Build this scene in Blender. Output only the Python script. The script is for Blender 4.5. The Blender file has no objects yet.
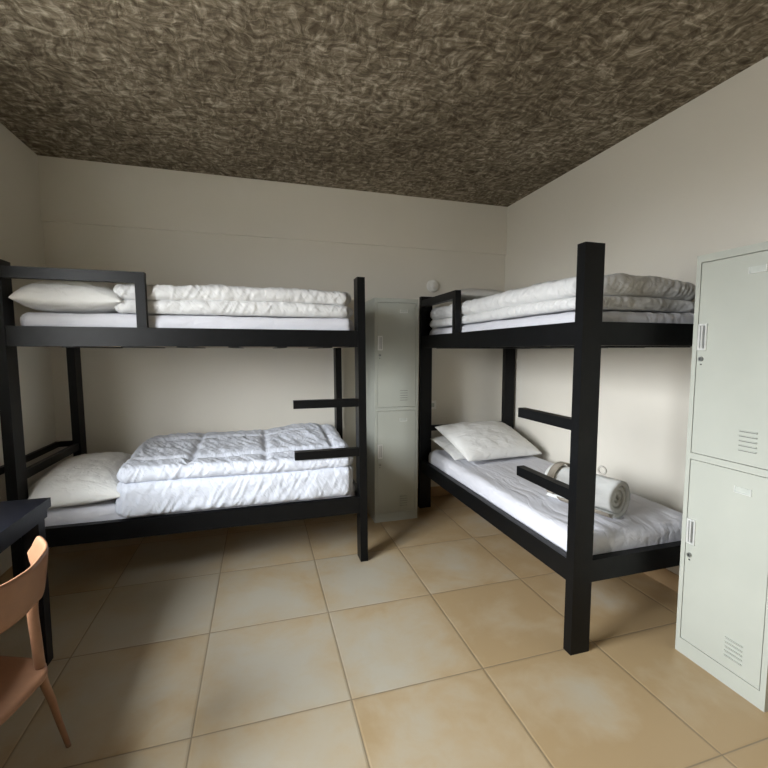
import bpy, bmesh, math, random
from mathutils import Vector, Matrix, noise
random.seed(7)
scene = bpy.context.scene
COL = scene.collection
PI = math.pi

# ------------------------------------------------------------------ materials
def new_mat(name, rgb=(.8, .8, .8), rough=.5, metal=0.0, spec=.5):
    m = bpy.data.materials.new(name); m.use_nodes = True
    b = m.node_tree.nodes['Principled BSDF']
    b.inputs['Base Color'].default_value = (*rgb, 1)
    b.inputs['Roughness'].default_value = rough
    b.inputs['Metallic'].default_value = metal
    b.inputs['Specular IOR Level'].default_value = spec
    return m, m.node_tree.nodes, m.node_tree.links, b

def ramp(ns, stops, interp='LINEAR'):
    r = ns.new('ShaderNodeValToRGB'); e = r.color_ramp.elements
    r.color_ramp.interpolation = interp
    while len(e) < len(stops): e.new(.5)
    for k, (p, c) in enumerate(stops):
        e[k].position = p; e[k].color = (*c, 1) if len(c) == 3 else c
    return r

def tex_noise(ns, ls, vec, scale, detail=4, rough=.5, dist=0.0):
    n = ns.new('ShaderNodeTexNoise')
    n.inputs['Scale'].default_value = scale; n.inputs['Detail'].default_value = detail
    n.inputs['Roughness'].default_value = rough; n.inputs['Distortion'].default_value = dist
    if vec is not None: ls.new(vec, n.inputs['Vector'])
    return n

def coord(ns, ls, scale=(1, 1, 1), rot=(0, 0, 0), which='Object'):
    t = ns.new('ShaderNodeTexCoord'); mp = ns.new('ShaderNodeMapping')
    mp.inputs['Scale'].default_value = scale; mp.inputs['Rotation'].default_value = rot
    ls.new(t.outputs[which], mp.inputs['Vector'])
    return mp.outputs['Vector']

def add_bump(ns, ls, b, height, strength=.3, dist=.01, prev=None):
    bp = ns.new('ShaderNodeBump')
    bp.inputs['Strength'].default_value = strength; bp.inputs['Distance'].default_value = dist
    ls.new(height, bp.inputs['Height'])
    if prev is not None: ls.new(prev, bp.inputs['Normal'])
    ls.new(bp.outputs['Normal'], b.inputs['Normal'])
    return bp.outputs['Normal']

def mathn(ns, ls, op, a, bb=None, c=None):
    n = ns.new('ShaderNodeMath'); n.operation = op
    for k, v in enumerate((a, bb, c)):
        if v is None: continue
        if isinstance(v, (int, float)): n.inputs[k].default_value = v
        else: ls.new(v, n.inputs[k])
    return n.outputs[0]

def mixc(ns, ls, fac, a, b, mode='MIX'):
    n = ns.new('ShaderNodeMix'); n.data_type = 'RGBA'; n.blend_type = mode
    if isinstance(fac, (int, float)): n.inputs[0].default_value = fac
    else: ls.new(fac, n.inputs[0])
    for k, v in ((6, a), (7, b)):
        if isinstance(v, tuple): n.inputs[k].default_value = (*v, 1)
        else: ls.new(v, n.inputs[k])
    return n.outputs[2]

def make_wall_paint():
    m, ns, ls, b = new_mat('wall_paint', (.66, .61, .52), .75, spec=.25)
    v = coord(ns, ls)
    n1 = tex_noise(ns, ls, v, 1.3, 4)
    r = ramp(ns, [(.3, (.72, .69, .615)), (.7, (.755, .725, .65))])
    ls.new(n1.outputs['Fac'], r.inputs[0]); ls.new(r.outputs[0], b.inputs['Base Color'])
    n2 = tex_noise(ns, ls, v, 60, 5)
    nb = add_bump(ns, ls, b, n2.outputs['Fac'], .08, .004)
    n3 = tex_noise(ns, ls, v, 4, 3)
    add_bump(ns, ls, b, n3.outputs['Fac'], .12, .02, nb)
    return m

def make_ceiling():
    m, ns, ls, b = new_mat('ceiling_plaster', (.2, .17, .12), .85, spec=.2)
    v = coord(ns, ls)
    warp = tex_noise(ns, ls, v, 5, 3)
    vm = ns.new('ShaderNodeVectorMath'); vm.operation = 'MULTIPLY_ADD'
    ls.new(warp.outputs['Color'], vm.inputs[0]); vm.inputs[1].default_value = (.16, .16, .16); ls.new(v, vm.inputs[2])
    st = ns.new('ShaderNodeMapping'); st.inputs['Scale'].default_value = (13, 36, 9); st.inputs['Rotation'].default_value = (0, 0, .35)
    ls.new(vm.outputs[0], st.inputs['Vector'])
    n1 = tex_noise(ns, ls, st.outputs[0], 1.0, 5, .6, .7)
    st2 = ns.new('ShaderNodeMapping'); st2.inputs['Scale'].default_value = (33, 13.5, 9); st2.inputs['Rotation'].default_value = (0, 0, .7)
    ls.new(vm.outputs[0], st2.inputs['Vector'])
    n2 = tex_noise(ns, ls, st2.outputs[0], 1.0, 5, .6, .6)
    mx = mathn(ns, ls, 'MULTIPLY', mathn(ns, ls, 'ADD', n1.outputs['Fac'], n2.outputs['Fac']), .5)
    big = tex_noise(ns, ls, v, 1.1, 3)
    f = mathn(ns, ls, 'ADD', mx, mathn(ns, ls, 'MULTIPLY', mathn(ns, ls, 'SUBTRACT', big.outputs['Fac'], .5), .22))
    r = ramp(ns, [(.36, (.075, .058, .038)), (.47, (.165, .137, .097)), (.545, (.285, .246, .186)), (.65, (.56, .50, .405))])
    ls.new(f, r.inputs[0]); ls.new(r.outputs[0], b.inputs['Base Color'])
    add_bump(ns, ls, b, f, .55, .03)
    return m

def make_floor():
    T = .6
    m, ns, ls, b = new_mat('floor_tiles', (.5, .4, .28), .33, spec=.45)
    t = ns.new('ShaderNodeTexCoord'); sp = ns.new('ShaderNodeSeparateXYZ'); ls.new(t.outputs['Object'], sp.inputs[0])
    d, cells = [], []
    for ax in (0, 1):
        q = mathn(ns, ls, 'DIVIDE', sp.outputs[ax], T)
        fr = mathn(ns, ls, 'FRACT', q)
        d.append(mathn(ns, ls, 'MULTIPLY', mathn(ns, ls, 'MINIMUM', fr, mathn(ns, ls, 'SUBTRACT', 1.0, fr)), T))
        cells.append(mathn(ns, ls, 'FLOOR', q))
    edge = mathn(ns, ls, 'MINIMUM', d[0], d[1])
    cx = ns.new('ShaderNodeCombineXYZ'); ls.new(cells[0], cx.inputs[0]); ls.new(cells[1], cx.inputs[1])
    wn = ns.new('ShaderNodeTexWhiteNoise'); wn.noise_dimensions = '3D'; ls.new(cx.outputs[0], wn.inputs['Vector'])
    off = ns.new('ShaderNodeVectorMath'); off.operation = 'MULTIPLY_ADD'
    ls.new(wn.outputs['Color'], off.inputs[0]); off.inputs[1].default_value = (7, 7, 7); ls.new(t.outputs['Object'], off.inputs[2])
    n1 = tex_noise(ns, ls, off.outputs[0], 2.6, 5, .55, .4)
    n2 = tex_noise(ns, ls, off.outputs[0], 9, 5, .6, .6)
    # a paler cloud fills most of the middle of a tile and frays towards the edges
    mid = mathn(ns, ls, 'MULTIPLY', edge, 1.0)
    f = mathn(ns, ls, 'ADD', n1.outputs['Fac'], mathn(ns, ls, 'MULTIPLY', mid, .75))
    f = mathn(ns, ls, 'ADD', f, mathn(ns, ls, 'MULTIPLY', mathn(ns, ls, 'SUBTRACT', n2.outputs['Fac'], .5), .30))
    f = mathn(ns, ls, 'ADD', f, mathn(ns, ls, 'MULTIPLY', mathn(ns, ls, 'SUBTRACT', wn.outputs['Value'], .5), .22))
    # the tiles towards the back right corner are the plainer, more golden ones of the batch
    gold = mathn(ns, ls, 'SUBTRACT', sp.outputs[0], 1.05)
    f = mathn(ns, ls, 'SUBTRACT', f, mathn(ns, ls, 'MULTIPLY', mathn(ns, ls, 'MAXIMUM', mathn(ns, ls, 'MINIMUM', gold, .3), -.2), .55))
    r = ramp(ns, [(.36, (.40, .288, .158)), (.52, (.44, .338, .21)), (.66, (.45, .378, .27)), (.84, (.455, .413, .33))])
    ls.new(f, r.inputs[0])
    g = ramp(ns, [(0, (1, 1, 1)), (1, (0, 0, 0))])
    gm = ns.new('ShaderNodeMapRange'); gm.inputs['From Min'].default_value = .0016; gm.inputs['From Max'].default_value = .0036
    ls.new(edge, gm.inputs['Value'])
    col = mixc(ns, ls, gm.outputs[0], (.235, .18, .11), r.outputs[0])
    ls.new(col, b.inputs['Base Color'])
    ro = ns.new('ShaderNodeMapRange'); ro.inputs['To Min'].default_value = .34; ro.inputs['To Max'].default_value = .52
    ls.new(n2.outputs['Fac'], ro.inputs['Value']); ls.new(ro.outputs[0], b.inputs['Roughness'])
    bv = ns.new('ShaderNodeMapRange'); bv.inputs['From Min'].default_value = 0; bv.inputs['From Max'].default_value = .009
    ls.new(edge, bv.inputs['Value'])
    nb = add_bump(ns, ls, b, bv.outputs[0], .6, .003)
    add_bump(ns, ls, b, n2.outputs['Fac'], .06, .01, nb)
    return m

def make_black(name='black_paint', rgb=(.0022, .0025, .003), rough=.42):
    m, ns, ls, b = new_mat(name, rgb, rough, spec=.22)
    v = coord(ns, ls)
    n = tex_noise(ns, ls, v, 18, 5, .6)
    r = ramp(ns, [(.3, tuple(c * .75 for c in rgb)), (.7, tuple(c * 1.5 for c in rgb))])
    ls.new(n.outputs['Fac'], r.inputs[0]); ls.new(r.outputs[0], b.inputs['Base Color'])
    n2 = tex_noise(ns, ls, v, 70, 4)
    add_bump(ns, ls, b, n2.outputs['Fac'], .1, .003)
    return m

def make_cloth(name, rgb, wr=.35, fine=.15, rot=.6, scale=(14, 42, 20)):
    """woven cotton: creases run along one diagonal"""
    m, ns, ls, b = new_mat(name, rgb, .85, spec=.15)
    v0 = coord(ns, ls)
    w = tex_noise(ns, ls, v0, 4, 3)
    vm = ns.new('ShaderNodeVectorMath'); vm.operation = 'MULTIPLY_ADD'
    ls.new(w.outputs['Color'], vm.inputs[0]); vm.inputs[1].default_value = (.12, .12, .12); ls.new(v0, vm.inputs[2])
    mp = ns.new('ShaderNodeMapping'); mp.inputs['Scale'].default_value = scale
    m0 = ns.new('ShaderNodeMapping'); m0.inputs['Rotation'].default_value = (0, rot, rot * .6)
    ls.new(vm.outputs[0], m0.inputs['Vector']); ls.new(m0.outputs[0], mp.inputs['Vector'])
    n1 = tex_noise(ns, ls, mp.outputs[0], 1.0, 3, .5, .5)
    rr = ramp(ns, [(.35, (0, 0, 0)), (.5, (.6, .6, .6)), (.72, (1, 1, 1))]); ls.new(n1.outputs['Fac'], rr.inputs[0])
    nb = add_bump(ns, ls, b, rr.outputs[0], wr, .012)
    n2 = tex_noise(ns, ls, v0, 45, 4)
    add_bump(ns, ls, b, n2.outputs['Fac'], fine, .004, nb)
    return m

def make_metal_paint(name, rgb):
    m, ns, ls, b = new_mat(name, rgb, .38, spec=.45)
    v = coord(ns, ls)
    n = tex_noise(ns, ls, v, 3, 4)
    r = ramp(ns, [(.3, tuple(c * .95 for c in rgb)), (.7, tuple(c * 1.04 for c in rgb))])
    ls.new(n.outputs['Fac'], r.inputs[0])
    sc = tex_noise(ns, ls, v, 22, 3, .4)
    rs = ramp(ns, [(.20, (1, 1, 1)), (.235, (0, 0, 0))]); ls.new(sc.outputs['Fac'], rs.inputs[0])
    col = mixc(ns, ls, rs.outputs[0], r.outputs[0], tuple(c * .5 for c in rgb))
    ls.new(col, b.inputs['Base Color'])
    n2 = tex_noise(ns, ls, v, 5, 2)
    add_bump(ns, ls, b, n2.outputs['Fac'], .05, .01)
    return m

def make_plain(name, rgb, rough=.5, metal=0, ns_scale=25, amt=.1, spec=.5):
    m, ns, ls, b = new_mat(name, rgb, rough, metal, spec)
    n = tex_noise(ns, ls, coord(ns, ls), ns_scale, 4)
    r = ramp(ns, [(.3, tuple(c * (1 - amt) for c in rgb)), (.7, tuple(min(1, c * (1 + amt)) for c in rgb))])
    ls.new(n.outputs['Fac'], r.inputs[0]); ls.new(r.outputs[0], b.inputs['Base Color'])
    return m

M = dict(
    wall=make_wall_paint(), ceil=make_ceiling(), floor=make_floor(), black=make_black(),
    desk=make_black('black_laminate', (.0055, .006, .009), .4),
    duvet=make_cloth('duvet_cotton', (.68, .685, .69), .3, .12, .65, (46, 15, 10)),
    duvet_daylit=make_cloth('duvet_cotton_daylit', (.63, .66, .735), .3, .10, .65, (44, 14, 9)),  # white cotton again, with the blue cast of daylight put into its colour
    sheet=make_cloth('sheet_cotton', (.635, .64, .69), .35, .08, .12, (3, 22, 14)),
    pillow=make_cloth('pillow_cotton', (.72, .72, .705), .35, .2, .5, (9, 22, 14)),
    locker=make_metal_paint('locker_enamel', (.43, .448, .40)),
    chrome=make_plain('brushed_chrome', (.72, .73, .71), .3, .35, 60, .05),
    slit=make_plain('slot_shade', (.16, .17, .155), .7),
    dark=make_plain('dark_recess', (.02, .02, .02), .6),
    steel=make_plain('dull_steel', (.30, .31, .30), .35, .8),
    tag=make_plain('label_card', (.47, .50, .46), .5),
    chair=make_plain('tan_plastic', (.25, .125, .068), .42, 0, 40, .05),
    skirt=make_plain('skirting_tile', (.42, .29, .16), .4, 0, 5, .15),
    board=make_plain('pale_board', (.55, .45, .33), .6, 0, 8, .15),
    plastic=make_plain('white_plastic', (.84, .83, .79), .4, 0, 20, .03),
    towel=make_cloth('towel_fleece', (.68, .69, .675), .3, .4, .4, (12, 18, 12)),
    taupe=make_cloth('taupe_binding', (.36, .32, .265), .2, .3),
    fleece=make_cloth('towel_underside', (.50, .475, .43), .2, .5),
    frame=make_plain('window_aluminium', (.55, .55, .55), .4, .6),
)

# ------------------------------------------------------------------ mesh helpers
def link(name, bm, mat, parent=None, smooth=False, bevel=0.0, seg=2):
    if bevel:
        es = [e for e in bm.edges if len(e.link_faces) == 2 and e.calc_face_angle(0) > .5]
        bmesh.ops.bevel(bm, geom=es, offset=bevel, segments=seg, affect='EDGES', profile=.5, clamp_overlap=True)
    bmesh.ops.recalc_face_normals(bm, faces=bm.faces[:])
    me = bpy.data.meshes.new(name); bm.to_mesh(me); bm.free()
    me.materials.append(mat)
    if smooth:
        for p in me.polygons: p.use_smooth = True
    o = bpy.data.objects.new(name, me); COL.objects.link(o)
    if parent: o.parent = parent
    return o

def box(bm, x0, x1, y0, y1, z0, z1):
    v = [bm.verts.new((x, y, z)) for z in (z0, z1) for y in (y0, y1) for x in (x0, x1)]
    for f in ((0, 2, 3, 1), (4, 5, 7, 6), (0, 1, 5, 4), (2, 6, 7, 3), (0, 4, 6, 2), (1, 3, 7, 5)):
        bm.faces.new([v[i] for i in f])
    return v

def boxes(*bs):
    bm = bmesh.new()
    for b in bs: box(bm, *b)
    return bm

def thing(name, label, cat, loc=(0, 0, 0), rz=0, group=None):
    o = bpy.data.objects.new(name, None); COL.objects.link(o)
    o.location = loc; o.rotation_euler = (0, 0, rz); o.empty_display_size = .1
    o['label'] = label; o['category'] = cat
    if group: o['group'] = group
    return o

def tag(o, label, cat, group=None):
    o['label'] = label; o['category'] = cat
    if group: o['group'] = group
    return o

def struct(name, bm, mat, **k):
    o = link(name, bm, mat, **k); o['kind'] = 'structure'; return o

def copy_tree(o, parent=None):
    c = o.copy(); COL.objects.link(c)
    if parent: c.parent = parent
    for ch in list(o.children): copy_tree(ch, c)
    return c

def grid_box(nx, ny, nz):
    """welded subdivided cube surface, coordinates in -1..1"""
    bm = bmesh.new(); d = {}
    def V(i, j, k):
        q = (i, j, k)
        if q not in d: d[q] = bm.verts.new((2 * i / nx - 1, 2 * j / ny - 1, 2 * k / nz - 1))
        return d[q]
    for i in range(nx):
        for j in range(ny):
            for k in (0, nz): bm.faces.new([V(i, j, k), V(i + 1, j, k), V(i + 1, j + 1, k), V(i, j + 1, k)])
    for i in range(nx):
        for k in range(nz):
            for j in (0, ny): bm.faces.new([V(i, j, k), V(i + 1, j, k), V(i + 1, j, k + 1), V(i, j, k + 1)])
    for j in range(ny):
        for k in range(nz):
            for i in (0, nx): bm.faces.new([V(i, j, k), V(i, j + 1, k), V(i, j + 1, k + 1), V(i, j, k + 1)])
    return bm

def soft_slab(x0, x1, y0, y1, z0, z1, r, n, post=None, corner=0.0):
    """rounded slab; post(co, nz) may move each vertex afterwards"""
    bm = grid_box(*n)
    c = Vector(((x0 + x1) / 2, (y0 + y1) / 2, (z0 + z1) / 2)); h = Vector(((x1 - x0) / 2, (y1 - y0) / 2, (z1 - z0) / 2))
    r = min(r, h.z * .999)
    for v in bm.verts:
        q = Vector((v.co.x, v.co.y, v.co.z))
        # crowd the grid towards the rims so that the rounding is smooth
        p = Vector([math.copysign(1 - (1 - abs(t)) ** 1.35, t) for t in q]); p = Vector([p[i] * h[i] for i in range(3)])
        inn = Vector([max(-(h[i] - r), min(h[i] - r, p[i])) for i in range(3)])
        dd = p - inn
        if dd.length > 1e-9: dd = dd.normalized() * r
        w = inn + dd
        if corner:
            # rounder corners in plan
            ex, ey = abs(w.x) - (h.x - corner), abs(w.y) - (h.y - corner)
            if ex > 0 and ey > 0:
                L = math.hypot(ex, ey)
                m_ = max(ex, ey) / L if L else 1
                w.x = math.copysign(h.x - corner + ex * m_, w.x); w.y = math.copysign(h.y - corner + ey * m_, w.y)
        co = c + w
        if post: co = post(co, w, h)
        v.co = co
    return bm

def fbm(x, y, z, o=4): return noise.fractal(Vector((x, y, z)), 1.0, 2.0, o)

# ------------------------------------------------------------------ the room
XL, XR, YB, YF, H = -1.215, 2.607, 2.13, -4.6, 2.805
WT = .29  # unseen depth of the left wall, thickened so the window reveal shades that side
struct('floor', boxes((XL - WT, XR + .2, YF - .2, YB + .2, -.1, 0)), M['floor'])
struct('ceiling', boxes((XL - WT, XR + .2, YF - .2, YB + .2, H, H + .12)), M['ceil'])
# back wall with the shallow beam along its top
bm = bmesh.new()
prof = [(YB, 0), (YB, 2.352), (YB - .018, 2.352), (YB - .018, H), (YB + .2, H), (YB + .2, 0)]
a = [bm.verts.new((XL - WT, y, z)) for y, z in prof]; b_ = [bm.verts.new((XR + .2, y, z)) for y, z in prof]
bm.faces.new(a); bm.faces.new(b_[::-1])
for i in range(6): bm.faces.new([a[i], a[(i + 1) % 6], b_[(i + 1) % 6], b_[i]])
struct('wall_back', bm, M['wall'])
struct('wall_right', boxes((XR, XR + .2, YF, YB, 0, H)), M['wall'])
struct('wall_front', boxes((XL - WT, XR + .2, YF - .2, YF, 0, H)), M['wall'])
WY0, WY1, WZ0, WZ1 = -1.2, .1, .98, 2.5
struct('wall_left', boxes((XL - WT, XL, YF, WY0, 0, H), (XL - WT, XL, WY1, YB, 0, H),
                          (XL - WT, XL, WY0, WY1, 0, WZ0), (XL - WT, XL, WY0, WY1, WZ1, H)), M['wall'])
ft = .045
ym = (WY0 + WY1) / 2
struct('window_1', boxes((XL - WT + .03, XL - WT + .08, WY0, WY0 + ft, WZ0, WZ1), (XL - WT + .03, XL - WT + .08, WY1 - ft, WY1, WZ0, WZ1),
                         (XL - WT + .03, XL - WT + .08, WY0 + ft, WY1 - ft, WZ0, WZ0 + ft), (XL - WT + .03, XL - WT + .08, WY0 + ft, WY1 - ft, WZ1 - ft, WZ1),
                         (XL - WT + .03, XL - WT + .08, ym - .025, ym + .025, WZ0 + ft, WZ1 - ft)), M['frame'])
struct('baseboard_right', boxes((XR - .009, XR, YF, YB - .009, 0, .10)), M['skirt'], bevel=.002)
struct('baseboard_back', boxes((XL, XR, YB - .009, YB, 0, .10)), M['skirt'], bevel=.002)
struct('baseboard_left', boxes((XL, XL + .009, YF, YB - .009, 0, .10)), M['skirt'], bevel=.002)
# dark rail fixed along the left wall that turns the corner behind the bed
struct('trim_1', boxes((XL, XL + .025, .75, YB - .012, .695, .735), (XL + .025, -1.045, YB - .025, YB, .695, .735)), M['black'])

# ------------------------------------------------------------------ bunk beds
BL, BW = 1.975, .95
def make_bunk(label, lean=0.0):
    root = thing('bunk_bed', label, 'bunk bed', (0, 0, 0), 0, 'black bunk beds')
    px, py, ph = .05, .104, 1.887
    for x in (0, BL - px):
        for y in (0, BW - py):
            link('post', boxes((x, x + px, y, y + py, 0, ph)), M['black'], root, bevel=.003)
    t = .04
    for z0, z1 in ((.337, .443), (1.441, 1.547)):
        for y in (.006, BW - t - .006):
            link('side_rail', boxes((px, BL - px, y, y + t, z0, z1)), M['black'], root, bevel=.003)
        for x in (.005, BL - .045):
            link('end_rail', boxes((x, x + .04, py, BW - py, z0, z1)), M['black'], root, bevel=.003)
        link('bed_board', boxes((px + .001, BL - px - .001, .046, BW - .046, z0 + .002, z0 + .030)), M['board'], root)
        for k in range(6):
            x = .28 + k * .285
            link('slat', boxes((x, x + .06, .046, BW - .046, z0 - .006, z0 + .002)), M['black'], root)
    link('head_rail', boxes((.008, .04, py, BW - py, .70, .748)), M['black'], root, bevel=.003)
    g = link('guard_rail', boxes((px, .71, .003, .047, 1.795, 1.853)), M['black'], root, bevel=.003)
    link('guard_post', boxes((.66, .71, .003, .047, 1.547, 1.795)), M['black'], root, bevel=.003)
    for z0, z1 in ((1.053, 1.104), (.725, .777)):
        link('ladder_rung', boxes((1.508, BL - px, .003, .048, z0, z1)), M['black'], root, bevel=.003)
    for ch in root.children:                     # an old frame stands a little out of plumb
        for v in ch.data.vertices: v.co.x += lean * v.co.z / ph
    return root

bedA = make_bunk('black bunk bed along the back wall with a thick duvet on its lower bunk', -.016)
bedA.location = (-1.03, 1.084, 0)
bedB = make_bunk('black bunk bed along the right wall with a rolled blanket on its lower bunk')
bedB.location = (1.631, 1.93, 0); bedB.rotation_euler = (0, 0, -PI / 2)

def mattress(z0, z1, x0, x1, y0, y1, seed, label, bed, sag=0.0):
    """bed-local coordinates"""
    def post(co, w, h):
        k = fbm(co.x * 3 + seed, co.y * 4, co.z * 3) * .006
        top = max(0, w.z / h.z)
        co = co.copy(); co.z += top * (k - sag * max(0, 1 - ((w.x / h.x) ** 2)))
        side = fbm(co.x * 9 + seed, seed, co.z * 14) * .004
        if abs(w.y) > h.y - .03:
            c1 = noise.noise(Vector(((co.x * .8 - co.z * .6) * 30, (co.x * .6 + co.z * .8) * 6, seed)))
            c2 = noise.noise(Vector((co.x * 2.3, seed, 1)))
            co.y += side + (.006 * (abs(c1) - .2) * (.5 + c2)) * (1 if w.y < 0 else 0)
        if abs(w.x) > h.x - .03: co.x += side
        # slack of the sheet gathers at the ends
        e = max(0, (abs(w.x) - h.x + .35) / .35)
        co.z += top * e * .004 * math.sin(co.y * 70 + 9 * fbm(co.x * 2, co.y * 2, seed))
        return co
    bm = soft_slab(x0, x1, y0, y1, z0, z1, .045, (220, 44, 12), post, .06)
    o = link('mattress', bm, M['sheet'], None, True)
    o.location = bed.location; o.rotation_euler = bed.rotation_euler
    return tag(o, label, 'mattress', 'mattresses on the bunks')

mattress(1.472, 1.626, .06, 1.909, .06, .885, 1.3, 'thin white sheeted mattress on the top bunk by the back wall', bedA)
mattress(.368, .518, .075, 1.915, .062, .885, 4.1, 'white sheeted mattress on the bottom bunk by the back wall, mostly under the duvet', bedA)
mattress(1.472, 1.605, .05, 1.92, .06, .885, 7.7, 'white sheeted mattress on the top bunk by the right wall', bedB)
mattress(.368, .535, .05, 1.925, .062, .87, 9.9, 'bare white sheeted mattress on the bottom bunk by the right wall under the rolled blanket', bedB)

# ------------------------------------------------------------------ duvets
def duvet(bed, label, mat, x0, x1, y0, y1, zs, seed, hump, drop=None, quilt=.42, amp=1.0, rad=None):
    """zs: heights of the layer boundaries; the layers of one folded duvet, bed-local coordinates"""
    root = thing('folded_duvet', label, 'duvet', bed.location, bed.rotation_euler.z, 'folded duvets')
    n = len(zs) - 1
    for L in range(n):
        z0, z1 = zs[L], zs[L + 1]
        ins = (0, .004, .004)[L % 3]
        def post(co, w, h, L=L, z0=z0, z1=z1):
            co = co.copy(); s = seed + L * 5
            up = (co.z - zs[0]) / (zs[-1] - zs[0])
            topw = max(0, w.z / h.z)
            # large swell, quilting seams and puckers
            swell = hump(co.x, co.y) * up
            edge = max(0, min(1, (h.x - abs(w.x)) / .10)) * max(0, min(1, (h.y - abs(w.y)) / .10))
            ln = fbm(co.x * 2.2 + s, co.y * 2.5, s) * .017 * amp
            d1 = abs(((co.x + s * .37) / quilt) % 1 - .5) * quilt
            d2 = abs(((co.y + s * .21 + .08) / quilt) % 1 - .5) * quilt
            seam = (math.exp(-(d1 / .022) ** 2) + math.exp(-(d2 / .022) ** 2)) * .016 * amp
            puck = fbm(co.x * 16 + co.y * 9 + s, co.y * 5 - co.x * 5, s) * .0055 * amp
            co.z += swell
            if L == n - 1: co.z += topw * (edge * (ln - seam) + puck)
            # front, end and back rims wander
            rim = fbm(co.x * 3.1 + s, co.z * 3, s * 1.7) * .012 + fbm(co.x * 14 + co.z * 11, co.z * 9 - co.x * 3, s) * .006
            fx, fy = abs(w.x) / h.x, abs(w.y) / h.y
            if fy > .8: co.y += rim * (fy - .8) / .2
            if fx > .9: co.x += fbm(co.y * 5 + s, co.z * 5, s) * .02 * (fx - .9) / .1
            # puckers: slanting creases, deepest beside the seams
            def crease(a, b):
                n1 = 1 - abs(noise.noise(Vector(((a * .86 - b * .5) * 31, (a * .5 + b * .86) * 6, s))))
                n2 = noise.noise(Vector(((a * .9 - b * .42) * 52, (a * .42 + b * .9) * 11, s + 4)))
                return (n1 ** 3 - .45) * .010 + n2 * .0035
            pat = .55 + .6 * max(-.4, noise.noise(Vector((co.x * 4, co.y * 4 + s, co.z * 5))))
            if fy > .85 and w.y < 0: co.y -= crease(co.x, co.z * 1.1) * pat * amp * (fy - .85) / .15 * (1.15 if up < .5 else 1)
            if fx > .93: co.x += math.copysign(1, w.x) * crease(co.y * 1.25, co.z * 1.2) * pat * 1.7 * amp * (fx - .93) / .07
            if L == n - 1: co.z += topw * crease(co.x, -co.y) * pat * .75 * amp
            # seam line between the layers is not dead straight
            co.z += .006 * math.sin(co.x * 4.3 + s) * (1 if 0 < L or topw > 0 else 0) * (1 - abs(up - .5))
            if drop and L == 0:
                yb, zb = drop
                if co.y > yb - .006 and co.z < zb: co.z = zb + .0005; co.y = max(co.y, yb - .004)
            elif L == 0 and co.z < zs[0] + .002: co.z = zs[0] + .002
            co.x = max(.053, min(1.905, co.x))
            return co
        bm = soft_slab(x0 + ins, x1 - ins, y0 + ins * .5, y1 - ins, z0 - (.004 if L else 0), z1 + (.002 if L < n - 1 else 0), rad or (z1 - z0) / 2, (270, 110, 16), post, .07)
        link('duvet_fold', bm, mat, root, True)
    return root

# top bunk by the back wall
duvet(bedA, 'folded white duvet on the top bunk by the back wall, beside its pillow', M['duvet'],
      .505, 1.896, .055, .80, (1.630, 1.714, 1.803), 2.2, lambda x, y: .006 * math.sin(min(1, max(0, y) / .8) * PI) + .004 * math.sin(x * 3.1 + 4.0))
# bottom bunk by the back wall: it hangs over the front of the mattress
duvet(bedA, 'thick folded white duvet spread on the bottom bunk by the back wall', M['duvet_daylit'],
      .488, 1.892, .006, .86, (.450, .648, .735), 5.4,
      lambda x, y: .045 * min(1, max(0, y) / .55) + .045 * math.exp(-((x - 1.65) / .28) ** 2) * min(1, max(0, y) / .6),
      drop=(.060, .538), quilt=.45, amp=1.15, rad=.046)
# top bunk by the right wall
duvet(bedB, 'folded white duvet on the top bunk by the right wall', M['duvet'],
      .055, 1.88, .058, .84, (1.612, 1.672, 1.765), 8.1,
      lambda x, y: .036 * math.sin(min(1, max(0, y) / .84) * PI) ** .8 - .012 * min(1, max(0, x - 1.2) / .5), quilt=.5)

# ------------------------------------------------------------------ pillows
def pillow(label, a, b, t, seed, loc, rot, flat=.45, group='white pillows on the bunks', bend=None):
    bm = bmesh.new(); n = 44
    def P(u, v, s):
        pin = 1 - .055 * (1 - v * v) ; pin2 = 1 - .045 * (1 - u * u)
        x, y = a * u * pin, b * v * pin2
        q = max(0, (1 - abs(u) ** 2.4)) * max(0, (1 - abs(v) ** 2.4))
        th = t * q ** .45
        z = th if s > 0 else -th * flat
        cr = fbm(u * 5 + seed, v * 5, seed) * .007 + fbm(u * 13 + v * 6 + seed, v * 11, seed) * .004
        z += cr * min(1, q * 4) * (1 if s > 0 else .3)
        return (x, y, z)
    g = {}
    for s in (1, -1):
        for i in range(n + 1):
            for j in range(n + 1):
                u, v = [math.sin((2 * k / n - 1) * PI / 2) for k in (i, j)]
                rim = i in (0, n) or j in (0, n)
                if s < 0 and rim: g[s, i, j] = g[1, i, j]
                else: g[s, i, j] = bm.verts.new(P(u, v, s))
        for i in range(n):
            for j in range(n):
                f = [g[s, i, j], g[s, i + 1, j], g[s, i + 1, j + 1], g[s, i, j + 1]]
                bm.faces.new(f if s > 0 else f[::-1])
    if bend:
        for v in bm.verts: v.co = bend(v.co)
    o = link('pillow', bm, M['pillow'], None, True)
    o.location = loc; o.rotation_euler = rot
    return tag(o, label, 'pillow', group)

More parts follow.
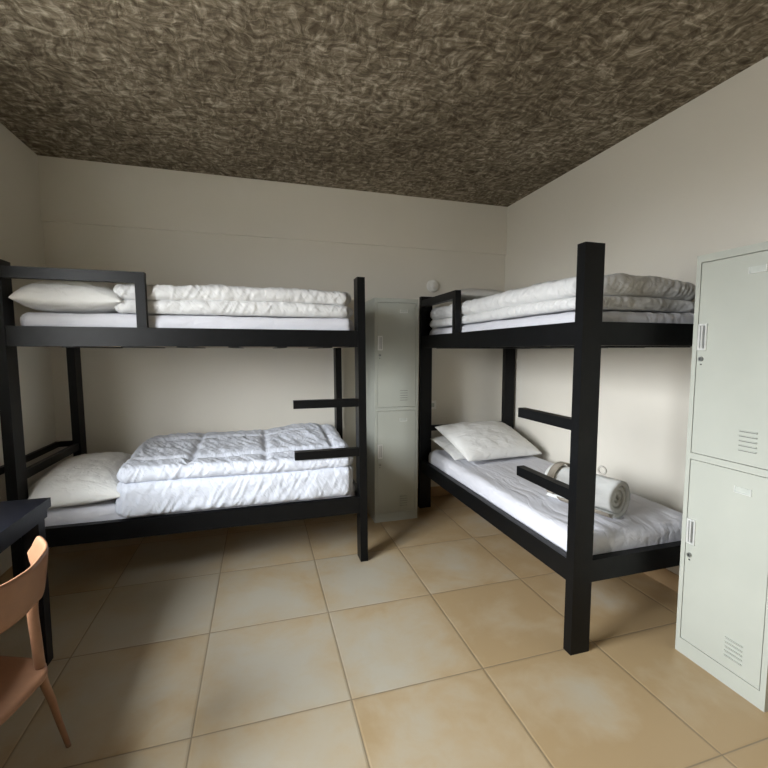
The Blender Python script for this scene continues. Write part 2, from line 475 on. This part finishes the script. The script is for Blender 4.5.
def beside_post(c, x0, k, y0, y1):
    """the corners of the pillow give way where a bed post stands"""
    if c.x > -x0: return c
    wgt = max(0, min(1, (abs(c.y) - y0) / (y1 - y0)))
    return Vector(((1 - wgt) * c.x + wgt * (-x0 + (c.x + x0) * k), c.y, c.z))
pillow('white pillow on the top bunk by the back wall, behind the guard rail', .27, .35, .152, 1.1, (-.747, 1.46, 1.693), (0, math.radians(0), math.radians(2)),
       bend=lambda c: beside_post(c, .2, .6, .20, .26))
pillow('plump white pillow on the bottom bunk by the back wall, beside the thick duvet', .262, .375, .150, 3.1, (-.784, 1.465, .588), (math.radians(2), math.radians(-2), math.radians(3)),
       bend=lambda c: beside_post(c, .16, .45, .20, .28))
pillow('front white pillow leaning at the head of the bottom bunk by the right wall', .362, .27, .10, 5.1, (2.095, 1.53, .667), (math.radians(19), math.radians(1), math.radians(7)), .6)
pillow('white pillow lying underneath the leaning pillow on the bottom bunk by the right wall', .365, .22, .065, 6.4, (2.10, 1.69, .588), (math.radians(12), 0, math.radians(5)), .6)
pillow('white pillow on the folded duvet of the top bunk by the right wall', .30, .20, .07, 8.4, (2.04, 1.66, 1.858), (0, 0, math.radians(4)))

# ------------------------------------------------------------------ rolled blanket
def rolled_blanket():
    p0, p1 = Vector((2.068, .135, 0)), Vector((1.965, .535, 0))
    ax = (p1 - p0); Lr = ax.length; ang = math.atan2(ax.y, ax.x)
    R0 = .108
    root = thing('rolled_blanket', 'rolled pale grey blanket with taupe bands on the bare lower mattress by the right wall', 'blanket',
                 (p0.x, p0.y, .5365), ang)
    turns, npt = 3.2, 180
    pts = []
    for i in range(npt + 1):
        th = i / npt * turns * 2 * PI
        r = .016 + (R0 - .016) * (i / npt)
        pts.append((r, th))
    th_w = (R0 - .016) / turns * .80
    bm = bmesh.new(); rows = []
    nx = 26
    th_end = turns * 2 * PI
    for k in range(nx + 1):
        s = k / nx; x = s * Lr
        row_o, row_i = [], []
        for i, (r, th) in enumerate(pts):
            a_ = th - th_end - math.radians(60)       # the free edge lies low at the front
            wob = 1 + .012 * fbm(x * 6, math.cos(a_) * 1.5, math.sin(a_) * 1.5 + 3)
            ro, ri = r * wob, max(.004, (r - th_w) * wob)
            xo = x + .006 * fbm(th * .35, 2, 1) * (1 if k in (0, nx) else .2) + (.0012 * (npt - i) / 10 if k == 0 else 0)
            def pos(rr):
                y, z = rr * math.cos(a_), R0 + rr * math.sin(a_)
                z = max(z, .003) * (1 if z > R0 else .985)
                return (xo, y * 1.04, z)
            row_o.append(bm.verts.new(pos(ro))); row_i.append(bm.verts.new(pos(ri)))
        rows.append((row_o, row_i))
    for k in range(nx):
        for i in range(npt):
            bm.faces.new([rows[k][0][i], rows[k][0][i + 1], rows[k + 1][0][i + 1], rows[k + 1][0][i]])
            bm.faces.new([rows[k][1][i], rows[k + 1][1][i], rows[k + 1][1][i + 1], rows[k][1][i + 1]])
        for i in (0, npt):
            bm.faces.new([rows[k][0][i], rows[k + 1][0][i], rows[k + 1][1][i], rows[k][1][i]])
    for k in (0, nx):
        for i in range(npt):
            bm.faces.new([rows[k][0][i], rows[k][0][i + 1], rows[k][1][i + 1], rows[k][1][i]])
    roll = link('blanket_roll', bm, M['towel'], root, True)
    def band(x0, x1, r, a0, a1, name, mat, lab=None):
        bm = bmesh.new(); m = 48; rs = []
        for x in (x0, x1):
            o_, i_ = [], []
            for k in range(m + 1):
                t = a0 + (a1 - a0) * k / m
                for L_, rr in ((o_, r), (i_, r - .004)):
                    L_.append(bm.verts.new((x, rr * 1.04 * math.cos(t), max(.001, R0 + rr * math.sin(t)))))
            rs.append((o_, i_))
        for k in range(m):
            for q in (0, 1): bm.faces.new([rs[0][q][k], rs[0][q][k + 1], rs[1][q][k + 1], rs[1][q][k]])
            for q in (0, 1): bm.faces.new([rs[q][0][k], rs[q][0][k + 1], rs[q][1][k + 1], rs[q][1][k]])
        for k in (0, m): bm.faces.new([rs[0][0][k], rs[1][0][k], rs[1][1][k], rs[0][1][k]])
        o = link(name, bm, mat, root, True)
        if lab: o['label'] = lab
    band(Lr - .085, Lr - .04, R0 + .004, math.radians(-30), math.radians(205), 'strap', M['taupe'], 'taupe strap round the roll')
    # bound edge of the blanket along the free end
    bm = bmesh.new()
    for k in range(nx + 1):
        pass
    bm.free()
    band(.004, Lr - .10, R0 + .0045, math.radians(-62), math.radians(-36), 'hem', M['taupe'], 'taupe hem along the free edge')
    # loop of the strap end standing up behind the roll
    bm = bmesh.new(); m, q = 28, 8; rg = []
    for i in range(m):
        t = 2 * PI * i / m
        cdir = Vector((math.cos(t), 0, math.sin(t)))
        rr = .022
        ring = []
        for j in range(q):
            f = 2 * PI * j / q
            ring.append(bm.verts.new(Vector((.135, -.05, 2 * R0 + .002)) + cdir * (rr + .0045 * math.cos(f)) + Vector((0, .007 * math.sin(f), 0))))
        rg.append(ring)
    for i in range(m):
        for j in range(q):
            bm.faces.new([rg[i][j], rg[(i + 1) % m][j], rg[(i + 1) % m][(j + 1) % q], rg[i][(j + 1) % q]])
    link('strap_loop', bm, M['fleece'], root, True)
    return root
rolled_blanket()

# ------------------------------------------------------------------ lockers
LW, LD, LH = .372, .43, 1.835
def make_locker(label):
    root = thing('locker', label, 'locker', (0, 0, 0), 0, 'two-door metal lockers')
    u0, u1 = .020, LW - .020
    doors = ((.072, .928), (.956, 1.803))
    f = .018
    body = boxes((0, LW, f, LD, 0, LH), (0, u0, 0, f, 0, LH), (u1, LW, 0, f, 0, LH), (u0, u1, 0, f, 0, doors[0][0]),
                 (u0, u1, 0, f, doors[0][1], doors[1][0]), (u0, u1, 0, f, doors[1][1], LH))
    link('cabinet', body, M['locker'], root)
    g = .0028
    for (z0, z1), hz, kz, vz, tz in zip(doors, (.538, 1.42), (.485, 1.381), (.125, 1.012), (.836, 1.722)):
        d = link('door', boxes((u0 + g, u1 - g, .001, f - .004, z0 + g, z1 - g)), M['locker'], root, bevel=.0015)
        link('door_gap', boxes((u0 + .0002, u1 - .0002, f - .004, f - .001, z0 + .0002, z1 - .0002)), M['dark'], d)
        # pull: chrome bezel, dark cup, lever
        hx0, hx1, hh = .026, .064, .115
        link('handle', boxes((hx0, hx0 + .009, -.006, .001, hz, hz + hh), (hx1 - .007, hx1, -.006, .001, hz, hz + hh),
                             (hx0 + .009, hx1 - .007, -.006, .001, hz, hz + .008), (hx0 + .009, hx1 - .007, -.006, .001, hz + hh - .008, hz + hh),
                             (hx0 + .014, hx0 + .021, -.0065, .001, hz + .008, hz + hh - .008)),
             M['chrome'], d, bevel=.001)
        link('handle_cup', boxes((hx0 + .009, hx1 - .007, -.0006, .001, hz + .008, hz + hh - .008)), M['steel'], d)
        bm = bmesh.new()
        bmesh.ops.create_cone(bm, cap_ends=True, segments=24, radius1=.0105, radius2=.0095, depth=.008,
                              matrix=Matrix.Translation((.043, -.003, kz)) @ Matrix.Rotation(PI / 2, 4, 'X'))
        link('lock', bm, M['steel'], d)
        bm = boxes((.0415, .0445, -.0085, -.006, kz - .006, kz + .006)); box(bm, .0395, .0465, -.0012, .001, kz - .026, kz - .021)
        link('keyhole', bm, M['dark'], d)
        # louvres: five pressed slots, each a thin lip over a dark slit
        lip, slit = bmesh.new(), bmesh.new()
        for k in range(5):
            z = vz + k * .0195
            box(lip, .214, .283, -.004, .001, z + .003, z + .0055)
            box(slit, .216, .281, -.0008, .001, z - .001, z + .003)
        link('vent', lip, M['locker'], d); link('vent_slit', slit, M['slit'], d)
        fr = boxes((.212, .276, -.003, .001, tz, tz + .003), (.212, .215, -.003, .001, tz + .003, tz + .027), (.273, .276, -.003, .001, tz + .003, tz + .027))
        link('label_holder', fr, M['chrome'], d)
        link('label_card', boxes((.215, .273, -.0012, .001, tz + .003, tz + .026)), M['tag'], d)
    return root
lockA = make_locker('grey-green metal locker standing in the gap between the two bunk beds')
lockA.location = (1.155, 1.679, 0)
lockB = copy_tree(lockA)
lockB.location = (2.142, -.147, 0); lockB.rotation_euler = (0, 0, -PI / 2)
lockB['label'] = 'pale grey-green metal locker standing against the right wall, in front of the bunk'

# ------------------------------------------------------------------ desk
desk = thing('desk', 'black desk against the left wall with the tan chair drawn up', 'desk', (-.92, .03, 0))
dx0, dx1, dy0, dy1 = -.28, .265, -.66, .612
link('table_top', boxes((dx0, dx1, dy0, dy1, .71, .752)), M['desk'], desk, bevel=.003)
link('apron', boxes((dx0 + .03, dx1 - .012, dy0 + .03, dy0 + .05, .668, .71), (dx0 + .03, dx1 - .012, dy1 - .032, dy1 - .012, .668, .71),
                    (dx1 - .032, dx1 - .012, dy0 + .05, dy1 - .032, .668, .71), (dx0 + .03, dx0 + .05, dy0 + .05, dy1 - .032, .668, .71)), M['desk'], desk)
for x in (dx0 + .03, dx1 - .075):
    for y in (dy0 + .03, dy1 - .075):
        link('leg', boxes((x, x + .055, y, y + .055, 0, .668)), M['desk'], desk, bevel=.003)

# ------------------------------------------------------------------ chair
def sweep(bm, pts, rads, q=12):
    """elliptical tube: rads = list of (ra, rb, axis) with axis the direction of ra"""
    P = [Vector(p) for p in pts]; rings = []
    for i, p in enumerate(P):
        d = (P[min(i + 1, len(P) - 1)] - P[max(i - 1, 0)]).normalized()
        ra, rb, axv = rads[i]; axv = Vector(axv); e1 = (axv - d * axv.dot(d)).normalized(); e2 = d.cross(e1)
        rings.append([bm.verts.new(p + e1 * ra * math.cos(2 * PI * k / q) + e2 * rb * math.sin(2 * PI * k / q)) for k in range(q)])
    for i in range(len(rings) - 1):
        for k in range(q):
            bm.faces.new([rings[i][k], rings[i][(k + 1) % q], rings[i + 1][(k + 1) % q], rings[i + 1][k]])
    bm.faces.new(rings[0][::-1]); bm.faces.new(rings[-1])

def spline(ctrl, n=24):
    out = []; c = [Vector(p) for p in ctrl]; c = [c[0] * 2 - c[1]] + c + [c[-1] * 2 - c[-2]]
    for i in range(1, len(c) - 2):
        for k in range(n):
            t = k / n; p0, p1, p2, p3 = c[i - 1:i + 3]
            out.append(.5 * ((2 * p1) + (p2 - p0) * t + (2 * p0 - 5 * p1 + 4 * p2 - p3) * t * t + (3 * p1 - p0 - 3 * p2 + p3) * t ** 3))
    out.append(c[-2]); return out

# chair-local: back towards +x, sitter faces -x, mirror plane y = 0
chair = thing('chair', 'tan plastic chair with curved open back drawn up to the black desk', 'chair', (-.626, -.132, 0), math.radians(-15))
def chair_leg(side, rear):
    if rear:
        ctrl = [(.143, .268, 0), (.144, .228, .14), (.152, .195, .24), (.162, .155, .34), (.170, .134, .42), (.170, .128, .50), (.166, .126, .60), (.173, .128, .66), (.184, .126, .70)]
        rr = lambda s: (.0085 + .0065 * min(1, s / .5), .008 + .006 * min(1, s / .5) - .008 * max(0, (s - .75) / .25))
    else:
        ctrl = [(-.225, .245, 0), (-.205, .205, .2), (-.185, .165, .36), (-.18, .155, .392)]
        rr = lambda s: (.010 + .012 * s, .008 + .009 * s)
    pts = [Vector((p.x, p.y * side, p.z)) for p in spline(ctrl, 6)]; bm = bmesh.new()
    sweep(bm, pts, [(*rr(i / (len(pts) - 1)), (.45 if rear else -.2, 1 * side, 0)) for i in range(len(pts))])
    link('leg', bm, M['chair'], chair, True)
for sd in (1, -1):
    chair_leg(sd, True); chair_leg(sd, False)
# backrest: a band bent round the sitter, its ends reaching forward
bm = bmesh.new()
half = [(.236, .045), (.217, .102), (.184, .174), (.132, .228), (.080, .262)]
plan = spline([(x, -y, 0) for x, y in half[::-1]] + [(.240, 0, 0)] + [(x, y, 0) for x, y in half], 10)
N = len(plan) - 1; Q = 12; th = .0075; cols = []
for i, p in enumerate(plan):
    s = abs(2 * i / N - 1)
    d = (plan[min(i + 1, N)] - plan[max(i - 1, 0)]).normalized(); nrm = Vector((d.y, -d.x, 0))
    ztop = .785 + .006 * s * s
    zbot = .640 - .02 * math.exp(-((s - .62) / .16) ** 2) + .05 * max(0, (s - .7) / .3)
    endk = max(0, (s - .90) / .10)
    zm, hh = (ztop + zbot) / 2, (ztop - zbot) / 2 * math.sqrt(max(.12, 1 - endk ** 2 * .88))
    o_, i_ = [], []
    for k in range(Q + 1):
        u = 2 * k / Q - 1
        tt = th * (1 - .6 * abs(u) ** 6)
        base = p + Vector((.013 * (u - 1), 0, zm + hh * u))
        o_.append(bm.verts.new(base + nrm * tt)); i_.append(bm.verts.new(base - nrm * tt))
    cols.append((o_, i_))
for i in range(N):
    for k in range(Q):
        for q in (0, 1):
            bm.faces.new([cols[i][q][k], cols[i][q][k + 1], cols[i + 1][q][k + 1], cols[i + 1][q][k]])
    for k in (0, Q): bm.faces.new([cols[i][0][k], cols[i][1][k], cols[i + 1][1][k], cols[i + 1][0][k]])
for i in (0, N):
    for k in range(Q): bm.faces.new([cols[i][0][k], cols[i][0][k + 1], cols[i][1][k + 1], cols[i][1][k]])
link('backrest', bm, M['chair'], chair, True)
def seatpost(co, w, h):
    co = co.copy()
    r2 = (w.x / h.x) ** 2; s2 = (w.y / h.y) ** 2
    co.z += -.016 * (1 - r2) * (1 - s2) - .012 * max(0, -w.x / h.x) ** 3 - .014 * max(0, w.x / h.x) ** 4 * (1 - s2)
    co.y *= 1 - .14 * max(0, w.x / h.x)
    return co
link('seat', soft_slab(-.225, .205, -.195, .195, .384, .410, .012, (40, 40, 6), seatpost, .08), M['chair'], chair, True)

# ------------------------------------------------------------------ small things on the back wall
bm = bmesh.new()
segs = 40
def lathe(bm, prof, M4):
    rings = []
    for r, z in prof:
        rings.append([bm.verts.new(M4 @ Vector((r * math.cos(2 * PI * k / segs), r * math.sin(2 * PI * k / segs), z))) for k in range(segs)])
    for i in range(len(rings) - 1):
        for k in range(segs): bm.faces.new([rings[i][k], rings[i][(k + 1) % segs], rings[i + 1][(k + 1) % segs], rings[i + 1][k]])
    bm.faces.new(rings[0][::-1]); bm.faces.new(rings[-1])
det = thing('smoke_detector', 'round off-white detector fixed on the back wall above the locker and right bunk', 'smoke detector', (1.835, YB, 2.02))
MX = Matrix.Rotation(PI / 2, 4, 'X')
lathe(bm, [(.056, 0), (.058, .012), (.054, .024), (.048, .028), (.040, .0285)], MX); link('housing', bm, M['plastic'], det, True)
bm = bmesh.new(); lathe(bm, [(.030, .0285), (.030, .034), (.026, .038), (.008, .040)], MX); link('sensor_cap', bm, M['plastic'], det, True)
out = thing('wall_socket', 'small square socket plate on the back wall beside the right bunk post', 'socket', (1.845, YB, .90))
link('plate', boxes((-.04, .04, -.009, 0, -.04, .04)), M['plastic'], out, bevel=.003)
link('socket_face', boxes((-.018, .018, -.012, -.009, -.018, .018)), M['tag'], out, bevel=.002)

# ------------------------------------------------------------------ daylight and camera
w = bpy.data.worlds.new('World'); scene.world = w; w.use_nodes = True
ns, ls = w.node_tree.nodes, w.node_tree.links
bg = ns['Background']
tc = ns.new('ShaderNodeTexCoord'); sp = ns.new('ShaderNodeSeparateXYZ'); ls.new(tc.outputs['Generated'], sp.inputs[0])
r = ramp(ns, [(.40, (.15, .145, .13)), (.49, (.24, .24, .23)), (.53, (.55, .57, .60)), (.60, (.96, .985, 1.0)), (1.0, (.84, .92, 1.0))])
mr = ns.new('ShaderNodeMapRange'); mr.inputs['From Min'].default_value = -1; ls.new(sp.outputs[2], mr.inputs['Value'])
ls.new(mr.outputs[0], r.inputs[0]); ls.new(r.outputs[0], bg.inputs['Color'])
bg.inputs['Strength'].default_value = 46.0
pl = bpy.data.lights.new('window_portal', 'AREA'); pl.shape = 'RECTANGLE'; pl.size = WY1 - WY0; pl.size_y = WZ1 - WZ0
pl.cycles.is_portal = True
po = bpy.data.objects.new('window_portal', pl); COL.objects.link(po)
po.location = (XL - WT + .01, ym, (WZ0 + WZ1) / 2); po.rotation_euler = (PI / 2, 0, -PI / 2)

cam = bpy.data.cameras.new('camera'); co = bpy.data.objects.new('camera', cam); COL.objects.link(co)
f, pi_, ya, ro = 421.7457, -.0788, .2871, .0002
cam.sensor_fit = 'HORIZONTAL'; cam.sensor_width = 36; cam.lens = f / 768 * 36; cam.clip_start = .02
fw = Vector((math.sin(ya) * math.cos(pi_), math.cos(ya) * math.cos(pi_), math.sin(pi_)))
rt = Vector((math.cos(ya), -math.sin(ya), 0)); up = rt.cross(fw)
r2 = rt * math.cos(ro) + up * math.sin(ro); u2 = -rt * math.sin(ro) + up * math.cos(ro)
co.matrix_world = Matrix(((r2.x, u2.x, -fw.x, .2696), (r2.y, u2.y, -fw.y, -1.5832), (r2.z, u2.z, -fw.z, 1.4175), (0, 0, 0, 1)))
scene.camera = co
vs = scene.view_settings
vs.view_transform = 'Standard'; vs.look = 'None'; vs.gamma = 1; vs.use_curve_mapping = False; vs.exposure = 0.0
scene.cycles.max_bounces = 12; scene.cycles.diffuse_bounces = 8
